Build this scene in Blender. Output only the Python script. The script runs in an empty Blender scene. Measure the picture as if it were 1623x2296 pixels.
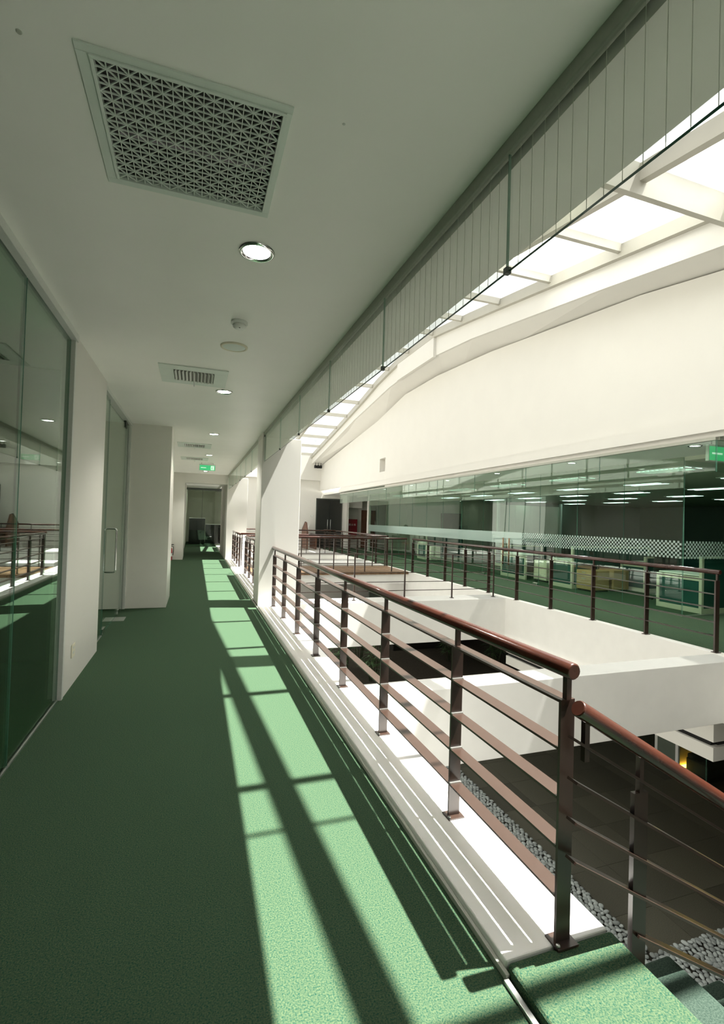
import bpy, bmesh, math, random
from mathutils import Vector, Matrix
random.seed(7)
S = bpy.context.scene
COL = S.collection
# ------------------------------------------------------------------ camera
F_PX, YAW, PIT, ROL, EYE = 1081.0, .3330, .0177, .0299, 1.6
fwd = Vector((math.sin(YAW)*math.cos(PIT), math.cos(YAW)*math.cos(PIT), math.sin(PIT)))
r0 = Vector((math.cos(YAW), -math.sin(YAW), 0)); u0 = r0.cross(fwd)
rt = math.cos(ROL)*r0 + math.sin(ROL)*u0
up = -math.sin(ROL)*r0 + math.cos(ROL)*u0
cd = bpy.data.cameras.new('camera'); cam = bpy.data.objects.new('camera', cd); COL.objects.link(cam)
cam.matrix_world = Matrix(((rt.x, up.x, -fwd.x, 0), (rt.y, up.y, -fwd.y, 0), (rt.z, up.z, -fwd.z, EYE), (0, 0, 0, 1)))
cd.sensor_fit = 'VERTICAL'; cd.sensor_height = 36; cd.lens = F_PX/2296*36; cd.clip_start = .02; cd.clip_end = 200
S.camera = cam
# ------------------------------------------------------------------ sky, sun, exposure
W = bpy.data.worlds.new('world'); S.world = W; W.use_nodes = True
bg = W.node_tree.nodes['Background']; bg.inputs[0].default_value = (.97, .985, 1, 1); bg.inputs[1].default_value = 0.66
sd = bpy.data.lights.new('sun', 'SUN'); sun = bpy.data.objects.new('sun', sd); COL.objects.link(sun)
sd.energy = 11.5; sd.angle = math.radians(.55); sd.color = (1, .972, .92)
SUNV = Vector((.42, -.072, 1))
sun.rotation_euler = SUNV.to_track_quat('Z', 'Y').to_euler(); sun.location = (12, -4, 20)
vs = S.view_settings; vs.view_transform = 'Standard'; vs.look = 'None'; vs.gamma = 1; vs.exposure = 1.25; vs.use_curve_mapping = False
S.cycles.max_bounces = 12; S.cycles.diffuse_bounces = 6; S.cycles.glossy_bounces = 4; S.cycles.transparent_max_bounces = 28
S.cycles.use_adaptive_sampling = True; S.cycles.adaptive_threshold = .025
S.cycles.sample_clamp_indirect = 8; S.cycles.caustics_reflective = False; S.cycles.caustics_refractive = False
# ------------------------------------------------------------------ materials
def mat(name, col, rough=.6, metal=0, noise=0, nscale=40, bump=0, bscale=200, spec=.5, col2=None, coat=0, detail=3, rnd=0):
    m = bpy.data.materials.new(name); m.use_nodes = True; nt = m.node_tree; n = nt.nodes; L = nt.links
    b = n['Principled BSDF']; b.inputs['Base Color'].default_value = (*col, 1); b.inputs['Roughness'].default_value = rough
    b.inputs['Metallic'].default_value = metal; b.inputs['Specular IOR Level'].default_value = spec; b.inputs['Coat Weight'].default_value = coat
    tc = n.new('ShaderNodeTexCoord')
    if noise or col2:
        t = n.new('ShaderNodeTexNoise'); t.inputs['Scale'].default_value = nscale; t.inputs['Detail'].default_value = detail
        L.new(tc.outputs['Object'], t.inputs['Vector'])
        cr = n.new('ShaderNodeValToRGB'); e = cr.color_ramp.elements
        e[0].position = .3; e[1].position = .7
        c2 = col2 or tuple(min(1, c*(1+noise)) for c in col); c1 = col if col2 else tuple(c*(1-noise) for c in col)
        e[0].color = (*c1, 1); e[1].color = (*c2, 1)
        L.new(t.outputs['Fac'], cr.inputs['Fac'])
        out = cr.outputs['Color']
        if rnd:
            oi = n.new('ShaderNodeObjectInfo'); hs = n.new('ShaderNodeHueSaturation'); mr = n.new('ShaderNodeMapRange')
            mr.inputs['To Min'].default_value = 1-rnd; mr.inputs['To Max'].default_value = 1+rnd
            L.new(oi.outputs['Random'], mr.inputs['Value']); L.new(mr.outputs['Result'], hs.inputs['Value']); L.new(out, hs.inputs['Color']); out = hs.outputs['Color']
        L.new(out, b.inputs['Base Color'])
    if bump:
        t2 = n.new('ShaderNodeTexNoise'); t2.inputs['Scale'].default_value = bscale; t2.inputs['Detail'].default_value = 2
        L.new(tc.outputs['Object'], t2.inputs['Vector'])
        bp = n.new('ShaderNodeBump'); bp.inputs['Strength'].default_value = bump; bp.inputs['Distance'].default_value = .003
        L.new(t2.outputs['Fac'], bp.inputs['Height']); L.new(bp.outputs['Normal'], b.inputs['Normal'])
    return m
def emit(name, col, s):
    m = bpy.data.materials.new(name); m.use_nodes = True; b = m.node_tree.nodes['Principled BSDF']
    b.inputs['Base Color'].default_value = (*[min(1, c) for c in col], 1); b.inputs['Emission Color'].default_value = (*col, 1); b.inputs['Emission Strength'].default_value = s
    return m
def glass(name, tint, haze=0, hcol=(.7, .75, .7)):
    m = bpy.data.materials.new(name); m.use_nodes = True; nt = m.node_tree; n = nt.nodes; L = nt.links; n.clear()
    o = n.new('ShaderNodeOutputMaterial'); g = n.new('ShaderNodeNewGeometry'); mx = n.new('ShaderNodeMix'); mx.data_type = 'FLOAT'
    mx.inputs['A'].default_value = 1.5; mx.inputs['B'].default_value = 1/1.5
    L.new(g.outputs['Backfacing'], mx.inputs['Factor'])
    fr = n.new('ShaderNodeFresnel'); L.new(mx.outputs['Result'], fr.inputs['IOR'])
    t = n.new('ShaderNodeBsdfTransparent'); t.inputs[0].default_value = (*tint, 1)
    s = n.new('ShaderNodeBsdfGlossy'); s.inputs['Roughness'].default_value = 0.0; s.inputs[0].default_value = (.95, 1, .97, 1)
    ms = n.new('ShaderNodeMixShader'); L.new(fr.outputs[0], ms.inputs[0]); L.new(s.outputs[0], ms.inputs[2])
    src = t.outputs[0]
    if haze:
        d = n.new('ShaderNodeBsdfDiffuse'); d.inputs[0].default_value = (*hcol, 1); tr = n.new('ShaderNodeBsdfTranslucent'); tr.inputs[0].default_value = (*hcol, 1)
        a = n.new('ShaderNodeMixShader'); a.inputs[0].default_value = .5; L.new(d.outputs[0], a.inputs[1]); L.new(tr.outputs[0], a.inputs[2])
        h = n.new('ShaderNodeMixShader'); h.inputs[0].default_value = haze; L.new(t.outputs[0], h.inputs[1]); L.new(a.outputs[0], h.inputs[2]); src = h.outputs[0]
    L.new(src, ms.inputs[1]); L.new(ms.outputs[0], o.inputs[0])
    return m
def fabric(name, col, through):
    m = bpy.data.materials.new(name); m.use_nodes = True; nt = m.node_tree; n = nt.nodes; L = nt.links; n.clear()
    o = n.new('ShaderNodeOutputMaterial'); t = n.new('ShaderNodeBsdfTransparent'); d = n.new('ShaderNodeBsdfTranslucent'); e = n.new('ShaderNodeBsdfDiffuse')
    d.inputs[0].default_value = (*col, 1); e.inputs[0].default_value = (*col, 1)
    a = n.new('ShaderNodeMixShader'); a.inputs[0].default_value = .35; L.new(d.outputs[0], a.inputs[1]); L.new(e.outputs[0], a.inputs[2])
    b = n.new('ShaderNodeMixShader'); b.inputs[0].default_value = through; L.new(a.outputs[0], b.inputs[1]); L.new(t.outputs[0], b.inputs[2]); L.new(b.outputs[0], o.inputs[0])
    return m
def carpet_mat():
    m = mat('green_carpet', (.007, .050, .034), .95, noise=0, col2=(.090, .124, .064), nscale=170, bump=.8, bscale=260, spec=.1, detail=4)
    return m
M = dict(
 wall=mat('cream_wall_paint', (.69, .676, .632), .7, noise=.012, nscale=2),
 ceil=mat('ceiling_paint', (.92, .905, .865), .42, noise=.015, nscale=2, spec=.35),
 sill=mat('white_sill_paint', (.9, .89, .855), .35, noise=.02, nscale=4),
 pier=mat('glossy_white_panel', (.80, .78, .72), .28, noise=.02, nscale=3),
 carpet=carpet_mat(),
 tread=mat('shaded_grey_green_tread', (.018, .035, .026), .95, col2=(.055, .08, .062), nscale=170, bump=.6, bscale=260, spec=.1),  # carpet darkened so the treads look out of the sun
 brown=mat('brown_painted_steel', (.038, .022, .016), .28, noise=.06, nscale=30, spec=.6),
 wood=mat('varnished_brown_handrail', (.034, .010, .006), .24, col2=(.054, .016, .009), nscale=6, coat=.35),
 darkmetal=mat('dark_grey_metal', (.085, .095, .085), .4, metal=.6, noise=.05),
 grey=mat('grey_metal_channel', (.42, .43, .37), .45, metal=.0, noise=.04),
 alu=mat('brushed_aluminium', (.62, .63, .60), .33, metal=.9, noise=.05, nscale=60),
 chrome=mat('polished_steel', (.75, .76, .74), .12, metal=1, noise=.02),
 frame=mat('pale_grey_frame', (.60, .62, .58), .4, noise=.03),
 vent=mat('pale_vent_plastic', (.70, .76, .70), .45, noise=.02, nscale=8),
 black=mat('black_void', (.012, .012, .011), .9, noise=.1),
 throat=mat('grey_duct', (.20, .19, .17), .8, noise=.05),
 plenum=mat('dark_plenum', (.075, .07, .068), .9, noise=.1),
 plastic=mat('white_plastic', (.82, .83, .80), .4, noise=.02),
 cream=mat('cream_plastic', (.74, .70, .56), .5, noise=.02),
 gedge=mat('green_glass_edge', (.012, .05, .032), .15, noise=.1, nscale=10),
 gedge3=mat('green_glass_rim', (.30, .48, .38), .15, noise=.1, nscale=10),
 skyframe=mat('cream_painted_steel', (.45, .435, .375), .5, noise=.02, nscale=5),
 gedge2=mat('pale_green_glass_edge', (.10, .24, .17), .15, noise=.1, nscale=10),
 granite=mat('flamed_granite', (.042, .041, .028), .75, col2=(.092, .088, .064), nscale=90, bump=.3, bscale=120, detail=5, rnd=.22),
 bed=mat('brown_mulch', (.040, .033, .021), .95, noise=.35, nscale=25, bump=.6, bscale=40),
 earth=mat('dark_earth', (.03, .028, .02), .95, noise=.3, nscale=12, bump=.6, bscale=30),
 pebble=mat('river_pebble', (.30, .33, .32), .6, noise=.12, nscale=14, rnd=.35),
 pebble2=mat('river_pebble_mixed', (.29, .32, .31), .6, noise=.3, nscale=9),
 leaf=mat('dark_leaf', (.03, .075, .025), .45, col2=(.08, .16, .05), nscale=9),
 stem=mat('cane_stem', (.05, .07, .03), .6, noise=.2, nscale=9),
 timber=mat('brown_timber_deck', (.13, .075, .035), .6, col2=(.24, .14, .07), nscale=14),
 red=mat('red_enamel', (.36, .012, .016), .35, noise=.04),
 redc=mat('deep_red_paint', (.22, .006, .014), .4, noise=.04),
 white=mat('white_print', (.85, .85, .82), .5, noise=.01),
 door=mat('brown_veneer', (.11, .045, .025), .45, col2=(.15, .065, .035), nscale=5),
 lightwood=mat('light_wood_veneer', (.42, .27, .11), .5, col2=(.52, .35, .16), nscale=6),
 teal=mat('teal_fabric', (.012, .085, .07), .9, noise=.15, nscale=150, bump=.3),
 darkroom=mat('gloom_tinted_wall', (.045, .05, .04), .8, noise=.05, nscale=4),  # gloom of the unlit left room put into the wall colour
 dkwall=mat('dark_office_wall', (.12, .15, .115), .8, noise=.05, nscale=4),
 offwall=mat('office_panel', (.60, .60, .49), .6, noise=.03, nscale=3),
 stone=mat('black_stone', (.02, .02, .018), .3, noise=.2, nscale=60),
 seat=mat('black_upholstery', (.014, .015, .015), .8, noise=.2, nscale=90),
 maroon=mat('maroon_upholstery', (.10, .008, .012), .8, noise=.2, nscale=90),
 paper=mat('pale_paper', (.8, .8, .76), .7, noise=.02),
 fabric=fabric('white_draped_fabric', (.93, .94, .93), .45),
 blind=fabric('pale_sheet', (.85, .87, .82), .25),
 screen=glass('wired_glass', (.965, .975, .955), .03),
 clear=glass('clear_glass', (.93, .97, .94)),
 sky=glass('skylight_glass', (.985, .99, .985)),
 tint=glass('green_tinted_glass', (.70, .82, .72)),
 office=glass('office_glass', (.84, .925, .87)),
 transom=glass('hazed_transom_glass', (.84, .92, .86), .30, (.62, .68, .56)),  # diffuse haze also stands in for pale reflections on the upper glass
 frost=glass('frosted_film', (.85, .95, .92), .55, (.72, .84, .80)),
 lamp=emit('downlight_glow', (1, 1, .93), 14),
 tube2=emit('white_fluorescent_glow', (.95, 1, .9), 6),
 tube=emit('fluorescent_glow', (.72, 1, .9), 1.9),
 exitg=emit('lit_green_sign', (.06, .55, .22), .28),
 exitw=emit('lit_white_sign', (.75, .95, .8), .3),
 amber=emit('amber_strip_light', (1, .62, .08), 5),
 wired=mat('wire', (.62, .64, .54), .5, noise=.02),
)
# ------------------------------------------------------------------ mesh builder
class MB:
    def __init__(s): s.v = []; s.f = []; s.sm = []; s.mi = []; s.cur = 0
    def face(s, idx, smooth=False): s.f.append(idx); s.sm.append(smooth); s.mi.append(s.cur)
    def box(s, x0, x1, y0, y1, z0, z1):
        b = len(s.v); s.v += [(x, y, z) for x in (x0, x1) for y in (y0, y1) for z in (z0, z1)]
        for q in ((0, 1, 3, 2), (4, 6, 7, 5), (0, 4, 5, 1), (2, 3, 7, 6), (0, 2, 6, 4), (1, 5, 7, 3)): s.face([b+i for i in q])
        return s
    def obox(s, c, size, R):
        b = len(s.v); c = Vector(c)
        for x in (-.5, .5):
            for y in (-.5, .5):
                for z in (-.5, .5): s.v.append(tuple(c + R @ Vector((x*size[0], y*size[1], z*size[2]))))
        for q in ((0, 1, 3, 2), (4, 6, 7, 5), (0, 4, 5, 1), (2, 3, 7, 6), (0, 2, 6, 4), (1, 5, 7, 3)): s.face([b+i for i in q])
        return s
    def bar(s, p0, p1, w, h):           # box along p0-p1, w sideways (horizontal), h vertical-ish
        p0 = Vector(p0); p1 = Vector(p1); d = (p1-p0); L = d.length; d.normalize()
        a = Vector((0, 0, 1)) if abs(d.z) < .95 else Vector((0, 1, 0))
        x = d.cross(a).normalized(); z = x.cross(d)
        R = Matrix((x, d, z)).transposed()
        return s.obox((p0+p1)/2, (w, L, h), R)
    def tube(s, pts, r, n=12, cap=True):
        pts = [Vector(p) for p in pts]; rings = []
        for i, p in enumerate(pts):
            d = (pts[min(i+1, len(pts)-1)]-pts[max(i-1, 0)]).normalized()
            a = Vector((0, 0, 1)) if abs(d.z) < .9 else Vector((1, 0, 0))
            x = d.cross(a).normalized(); y = d.cross(x)
            b = len(s.v); rr = r[i] if isinstance(r, (list, tuple)) else r
            for k in range(n):
                t = 2*math.pi*k/n; s.v.append(tuple(p+x*math.cos(t)*rr+y*math.sin(t)*rr))
            rings.append(b)
        for a, b in zip(rings, rings[1:]):
            for k in range(n): s.face([a+k, a+(k+1) % n, b+(k+1) % n, b+k], True)
        if cap:
            s.face([rings[0]+k for k in reversed(range(n))]); s.face([rings[-1]+k for k in range(n)])
        return s
    def lathe(s, prof, c, n=24, cap=True):  # prof: (r, z) list, around vertical axis at c
        rings = []
        for r, z in prof:
            b = len(s.v); rings.append(b)
            for k in range(n):
                t = 2*math.pi*k/n; s.v.append((c[0]+r*math.cos(t), c[1]+r*math.sin(t), c[2]+z))
        for a, b in zip(rings, rings[1:]):
            for k in range(n): s.face([a+k, a+(k+1) % n, b+(k+1) % n, b+k], True)
        if cap:
            s.face([rings[0]+k for k in reversed(range(n))]); s.face([rings[-1]+k for k in range(n)])
        return s
    def prism_x(s, poly, x0, x1):           # polygon (y, z) extruded along X
        b = len(s.v); n = len(poly)
        s.v += [(x0, y, z) for y, z in poly] + [(x1, y, z) for y, z in poly]
        s.face([b+i for i in range(n)]); s.face([b+n+i for i in reversed(range(n))])
        for i in range(n): j = (i+1) % n; s.face([b+i, b+n+i, b+n+j, b+j])
        return s
    def mesh(s, name, mats, off=(0, 0, 0), fix=True):
        me = bpy.data.meshes.new(name); o = Vector(off)
        me.from_pydata([tuple(Vector(p)-o) for p in s.v], [], s.f); me.polygons.foreach_set('use_smooth', s.sm)
        for m in (mats if isinstance(mats, (list, tuple)) else [mats]): me.materials.append(M[m] if isinstance(m, str) else m)
        me.polygons.foreach_set('material_index', s.mi)
        if fix:
            bm = bmesh.new(); bm.from_mesh(me); bmesh.ops.recalc_face_normals(bm, faces=bm.faces); bm.to_mesh(me); bm.free()
        me.update(); return me
def link(name, me, parent=None, loc=(0, 0, 0)):
    o = bpy.data.objects.new(name, me); COL.objects.link(o); o.location = loc
    if parent: o.parent = parent
    return o
def tag(o, label=None, cat=None, group=None, kind=None):
    if label: o['label'] = label
    if cat: o['category'] = cat
    if group: o['group'] = group
    if kind: o['kind'] = kind
    return o
def thing(name, label, cat, loc=(0, 0, 0), group=None, kind=None):
    o = bpy.data.objects.new(name, None); COL.objects.link(o); o.location = loc; o.empty_display_size = .1
    return tag(o, label, cat, group, kind)
def part(t, name, mb, m, bevel=0, base=None, label=None, kind=None, seg=2):
    """mesh given in world coordinates, parented to t; base: the world position of parent chain"""
    wl = base if base is not None else wloc(t)
    me = mb.mesh(name, m, wl); o = link(name, me, t)
    if bevel: bev(o, bevel, seg)
    if label: o['label'] = label
    if kind: o['kind'] = kind
    return o
def wloc(t):
    v = Vector((0, 0, 0))
    while t is not None: v += Vector(t.location); t = t.parent
    return v
def put(t, name, me, wpos, rot=None):
    o = link(name, me, t, Vector(wpos)-wloc(t))
    if rot: o.rotation_euler = rot
    return o
def bev(o, w, seg=2):
    b = o.modifiers.new('bevel', 'BEVEL'); b.width = w; b.segments = seg; b.limit_method = 'ANGLE'; b.harden_normals = False
def struct(name, mb, m, label=None, bevel=0, parent=None):
    o = link(name, mb.mesh(name, m), parent)
    if parent is None:
        o['kind'] = 'structure'
        if label: o['label'] = label
    if bevel: bev(o, bevel)
    return o
def sgroup(name, label): return thing(name, label, None, kind='structure')
def interp(tab, y):
    if y <= tab[0][0]: a, b = tab[0], tab[1]
    elif y >= tab[-1][0]: a, b = tab[-2], tab[-1]
    else:
        for a, b in zip(tab, tab[1:]):
            if a[0] <= y <= b[0]: break
    return a[1]+(b[1]-a[1])*(y-a[0])/(b[0]-a[0])
ZK = [(-4, 4.45), (4.2, 5.70), (9.94, 6.60), (11.7, 6.85), (14.2, 6.85), (16.07, 6.66), (17.8, 6.36), (21.65, 5.80), (26.6, 5.12)]
ZI = [(-4, 3.95), (4.17, 5.14), (6.02, 5.43), (9.97, 6.0), (11.7, 6.16), (14.2, 6.17), (15.1, 6.13), (18.8, 5.74), (26.6, 4.62)]
ZO = [(-4, 3.9), (4.5, 5.11), (5.8, 5.33), (9.94, 5.76), (12.7, 5.93), (14.97, 5.92), (17.5, 5.50), (26.6, 4.57)]
zk = lambda y: interp(ZK, y); zi = lambda y: interp(ZI, y); zo = lambda y: interp(ZO, y)
def knots(tab, y0, y1): return [y0]+[k for k, _ in tab if y0 < k < y1]+[y1]
YA, YB, ZC, XC, XO, XF, ZG = -4.0, 26.6, 3.13, 1.10, 1.56, 6.46, -4.2
# ================================================================== SETTING
# corridor floor and slabs
struct('floor', MB().box(-7, XC, YA, YB+6, -.04, 0), 'carpet', 'green carpet of the near corridor')
struct('floor_slab', MB().box(-7, XO, YA, YB+6, -.85, -.04), 'sill', 'white slab edge under the near corridor')
struct('trim_1', MB().box(XC, XO, 1.465, YB, -.04, .05), 'sill', 'white painted sill along the near railing', bevel=.006)
struct('trim_2', MB().box(1.083, XC-.001, 1.44, YB, 0, .024), 'grey', 'grey metal edging between carpet and white sill', bevel=.002)
struct('trim_3', MB().box(1.072, 1.092, YA, 1.44, 0, .014), 'alu', 'silver threshold strip beside the stair landing', bevel=.002)
# ceiling with an opening for the return air grille
GX0, GX1, GY0, GY1 = -.387, .275, 1.795, 2.430
c = MB()
for b in ((-7, 1.12, YA, GY0), (-7, 1.12, GY1, YB+6), (-7, GX0, GY0, GY1), (GX1, 1.12, GY0, GY1)): c.box(b[0], b[1], b[2], b[3], ZC, ZC+.2)
struct('ceiling', c, 'ceil', 'white painted corridor ceiling')
struct('ceiling_edge_beam', MB().box(1.165, 1.575, YA, YB, 3.04, 3.33).box(1.12, 1.165, YA, YB, ZC+.02, 3.33), 'wall', 'cream edge beam above the near railing')
struct('trim_4', MB().box(1.12, 1.15, YA, YB, 3.072, ZC+.02), 'grey', 'grey channel along the corridor ceiling edge', bevel=.004)
def yz_wall(y0, y1, zb, top, x0, x1, step=None):
    ks = knots(top, y0, y1)
    return [(y0, zb)]+[(y1, zb)]+[(y, interp(top, y)) for y in reversed(ks)]
struct('wall_upper_left', MB().prism_x(yz_wall(YA, YB, 3.33, ZK, 0, 0), 1.56, 1.62), 'wall', 'cream wall above the near corridor')
# columns of the near side
struct('column', MB().box(XC, 1.80, 8.70, 9.40, ZG, 3.045).box(XC, 1.12, 8.70, 9.40, 3.045, ZC), 'wall', 'white square column beside the near railing', bevel=.006)
struct('column', MB().box(XC, 1.83, 18.40, 22.6, ZG, 3.045).box(XC, 1.12, 18.4, 22.6, 3.045, ZC), 'wall', 'white wall pier at the far end of the corridor', bevel=.006)
struct('portal_beam', MB().box(-.40, XC, 18.45, 18.95, 2.78, ZC), 'wall', 'dropped beam across the far end of the corridor')
# left side piers and partitions
struct('wall_left', MB().box(-1.13, -1.02, 4.75, 6.28, 0, ZC), 'wall', 'cream wall pier between glass partition and glass door', bevel=.004)
struct('wall_left_panel', MB().box(-2.4, -.42, 8.97, 10.2, 0, ZC), 'pier', 'glossy white wall panel facing the camera past the glass door', bevel=.004)
struct('wall_left_recess', MB().box(-1.6, -1.15, 10.2, 18.49, 0, ZC), 'wall')
struct('wall_left_pier', MB().box(-1.6, -.37, 18.49, 20.2, 0, ZC), 'wall', 'cream pier behind the fire extinguisher', bevel=.004)
struct('wall_left_end', MB().box(-1.6, -.45, 20.2, YB, 0, ZC), 'wall')
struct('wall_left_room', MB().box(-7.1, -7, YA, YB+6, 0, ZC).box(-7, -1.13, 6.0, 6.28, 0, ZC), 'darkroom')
struct('wall_vestibule', MB().box(-2.5, -2.4, 6.28, 8.97, 0, ZC), 'wall')
struct('wall_front', MB().box(-7, 26, YA-.15, YA, ZG, 7), 'wall', 'wall behind the camera')
# ---- window_1: glass partition on the left
def pane(t, name, x0, x1, y0, y1, z0, z1, m, edge='gedge2', thin='x', foot=None):
    """a glass plate: the two large faces glass, the rim green"""
    mb = MB(); mb.box(x0, x1, y0, y1, z0, z1)
    order = {'x': (0, 0, 1, 1, 1, 1), 'y': (1, 1, 0, 0, 1, 1)}[thin]
    mb.mi = list(order)
    if foot: mb.mi[4] = 2
    return part(t, name, mb, [m, edge]+([foot] if foot else []))
w1 = sgroup('window_1', 'tall frameless glass partition on the left of the corridor')
for a, b in ((YA, -1.45), (-1.45, 1.05), (1.05, 3.545), (3.555, 4.70)):
    pane(w1, 'glass_pane', -1.061, -1.049, a+.003, b-.003, .012, 3.07, 'tint')
part(w1, 'top_frame', MB().box(-1.075, -1.0, YA, 4.75, 3.07, ZC), 'frame', .003)
part(w1, 'bottom_channel', MB().box(-1.068, -1.042, YA, 4.70, 0, .012), 'alu')
part(w1, 'jamb', MB().box(-1.085, -1.015, 4.70, 4.75, 0, ZC), 'frame', .003)
# ---- door_1: frameless glass door on the left
d1 = sgroup('door_1', 'frameless glass door with steel pull handle on the left')
pane(d1, 'side_pane', -1.106, -1.094, 6.285, 7.02, .012, 3.08, 'clear')
pane(d1, 'side_pane', -1.106, -1.094, 8.62, 8.93, .012, 3.08, 'clear')
leaf = pane(d1, 'door_leaf', -1.106, -1.094, 7.03, 8.61, .016, 3.03, 'clear')
part(d1, 'head_rail', MB().box(-1.13, -1.05, 6.28, 8.97, 3.08, ZC), 'frame', .003)
part(d1, 'jamb', MB().box(-1.13, -1.06, 8.93, 8.97, 0, 3.08), 'frame', .003)
part(d1, 'threshold', MB().box(-1.112, -1.088, 6.28, 7.02, 0, .012), 'alu')
hz0, hz1, hy, hw, hr = .78, 1.385, 7.48, .075, .014
loop = []
for sx, sz in ((1, 1), (-1, 1), (-1, -1), (1, -1)):
    cxh = -1.10+sx*(hw-.03); czh = (hz1-.03) if sz > 0 else (hz0+.03)
    a0 = {(1, 1): 0, (-1, 1): 90, (-1, -1): 180, (1, -1): 270}[(sx, sz)]
    for k in range(5):
        a = math.radians(a0+k*22.5); loop.append((cxh+.03*math.cos(a), hy, czh+.03*math.sin(a)))
loop.append(loop[0])
part(leaf, 'pull_handle', MB().tube(loop, hr, 10, False), 'chrome', base=(0, 0, 0), label='polished steel loop handle')
part(leaf, 'pivot_fitting', MB().box(-1.118, -1.082, 8.45, 8.61, 2.97, 3.075), 'darkmetal', .003, base=(0, 0, 0))
part(leaf, 'pivot_fitting', MB().box(-1.118, -1.082, 8.36, 8.61, .014, .09), 'chrome', .003, base=(0, 0, 0))
part(leaf, 'lock_fitting', MB().box(-1.118, -1.082, 7.05, 7.24, .014, .08), 'chrome', .003, base=(0, 0, 0))
part(d1, 'floor_plate', MB().box(-1.14, -.95, 7.95, 8.24, 0, .006), 'alu', .002)
# ---- wall socket on the pier
t = thing('wall_socket', 'small cream power socket low on the cream pier', 'socket', (-1.02, 5.06, .27))
part(t, 'cover_plate', MB().box(-1.019, -1.011, 5.0, 5.12, .27, .39), 'cream', .003)
for zz in (.30, .345): part(t, 'outlet', MB().box(-1.012, -1.0095, 5.035, 5.085, zz, zz+.022), 'frame')
# ---- far end of the corridor: glass wall
w2 = sgroup('window_2', 'dark glass wall closing the far end of the corridor')
for a, b in ((-.44, .33), (.34, 1.09), (1.10, 1.6)): pane(w2, 'glass_pane', a, b, 26.3, 26.312, .01, 2.93, 'clear', thin='y')
part(w2, 'head_frame', MB().box(-.45, 1.6, 26.27, 26.34, 2.93, 3.03), 'darkmetal', .003)
part(w2, 'sill_frame', MB().box(-.45, 1.6, 26.29, 26.33, 0, .012), 'darkmetal')
for x in (-.45, .335): part(w2, 'mullion', MB().box(x-.006, x+.006, 26.285, 26.33, 0, 2.93), 'darkmetal')
struct('wall_far_room', MB().box(-7, 3, 31.2, 31.3, 0, ZC).box(-.6, -.45, YB, 31.2, 0, ZC).box(2.9, 3, YB+.1, 31.2, 0, ZC).box(1.1, 3, YB+.1, 31.3, ZC, ZC+.1).box(1.1, 3, YB+.1, 31.3, -.1, 0), 'offwall')
t = thing('troffer_light', 'fluorescent light in the room behind the far glass wall', 'ceiling light', (.45, 28.2, ZC-.03))
part(t, 'housing', MB().box(.05, .85, 27.9, 28.5, ZC-.03, ZC), 'plastic'); part(t, 'lamp_tube', MB().box(.1, .8, 28.0, 28.4, ZC-.04, ZC-.03), 'tube2')
for (x0_, x1_, y_, h_, lab) in ((-.3, .55, 28.6, 1.45, 'tall black cabinet behind the far glass wall'), (.6, 1.5, 29.2, 1.1, 'lower dark cabinet behind the far glass wall')):
    t = thing('storage_cabinet', lab, 'cabinet', ((x0_+x1_)/2, y_, 0))
    part(t, 'body', MB().box(x0_, x1_, y_, y_+.45, .04, h_), 'seat', .006); part(t, 'plinth', MB().box(x0_+.03, x1_-.03, y_+.03, y_+.42, 0, .04), 'black'); part(t, 'top_panel', MB().box(x0_-.01, x1_+.01, y_-.02, y_+.46, h_, h_+.03), 'paper', .004)
    for q_ in (0, 1): part(t, 'door', MB().box(x0_+.01+q_*(x1_-x0_)/2, x0_-.01+(q_+1)*(x1_-x0_)/2, y_-.016, y_, .06, h_-.02), 'seat', .003)
# ================================================================== ATRIUM STRUCTURE
struct('floor_2', MB().box(XF+.13, 26, YA, YB+.3, -.04, .004), 'carpet', 'green carpet of the opposite corridor and office')
struct('floor_slab', MB().box(XF, 26, YA, YB+.3, -.85, -.04).box(XF, XF+.13, YA, YB, -.04, .012), 'sill', 'white slab edge under the opposite corridor')
struct('trim_5', MB().box(XF-.05, XF, 4.47, 8.95, -.86, -.82), 'sill', 'white ledge under the opposite slab edge')
struct('wall_lower_right', MB().box(XF+.05, XF+.2, 4.48, 8.93, -1.17, -.85).box(XF+.2, 13, 4.48, 4.6, -1.17, -.85).box(XF+.05, XF+.2, 4.48, 8.93, -1.42, -1.24).box(XF+.2, 13, 4.48, 4.6, -1.42, -1.24), 'wall', 'white fascia under the opposite slab')
struct('trim_8', MB().box(XF+.1, XF+.2, 4.55, 8.93, -1.24, -1.17).box(XF+.2, 13, 4.53, 4.6, -1.24, -1.17), 'black', 'dark slot in the fascia under the opposite slab')
for nm, y0, y1, z0, lab in (('cross_beam', 4.15, 4.47, -.75, 'white cross beam spanning the atrium nearest the stair'), ('cross_beam', 8.93, 9.48, -.86, 'white cross beam with a thin rail on top'),
                       ('cross_beam', 17.26, 18.55, -.6, 'white cross slab past the timber bridge'), ('cross_beam', 22.2, 24.1, -.6, 'white cross slab farthest from the camera')):
    struct(nm, MB().box(XO, XF, y0, y1, z0, -.002), 'sill', lab, bevel=.006)
# timber footbridge
br = thing('footbridge', 'timber decked footbridge crossing the atrium between brown rails', 'bridge', (4, 14.9, -.3), kind=None)
part(br, 'girder', MB().box(XO, XF, 14.0, 14.12, -.34, -.06), 'sill')
part(br, 'girder', MB().box(XO, XF, 15.72, 15.84, -.34, -.06), 'sill')
me = MB().box(-.148, .148, 13.95-14.9, 15.89-14.9, -.05, .03).mesh('deck_plank', 'timber')
nx = int((XF-XO)/.3)
for i in range(nx): put(br, 'deck_plank', me, (XO+.16+i*(XF-XO-.02)/nx, 14.9, -.004))
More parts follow.
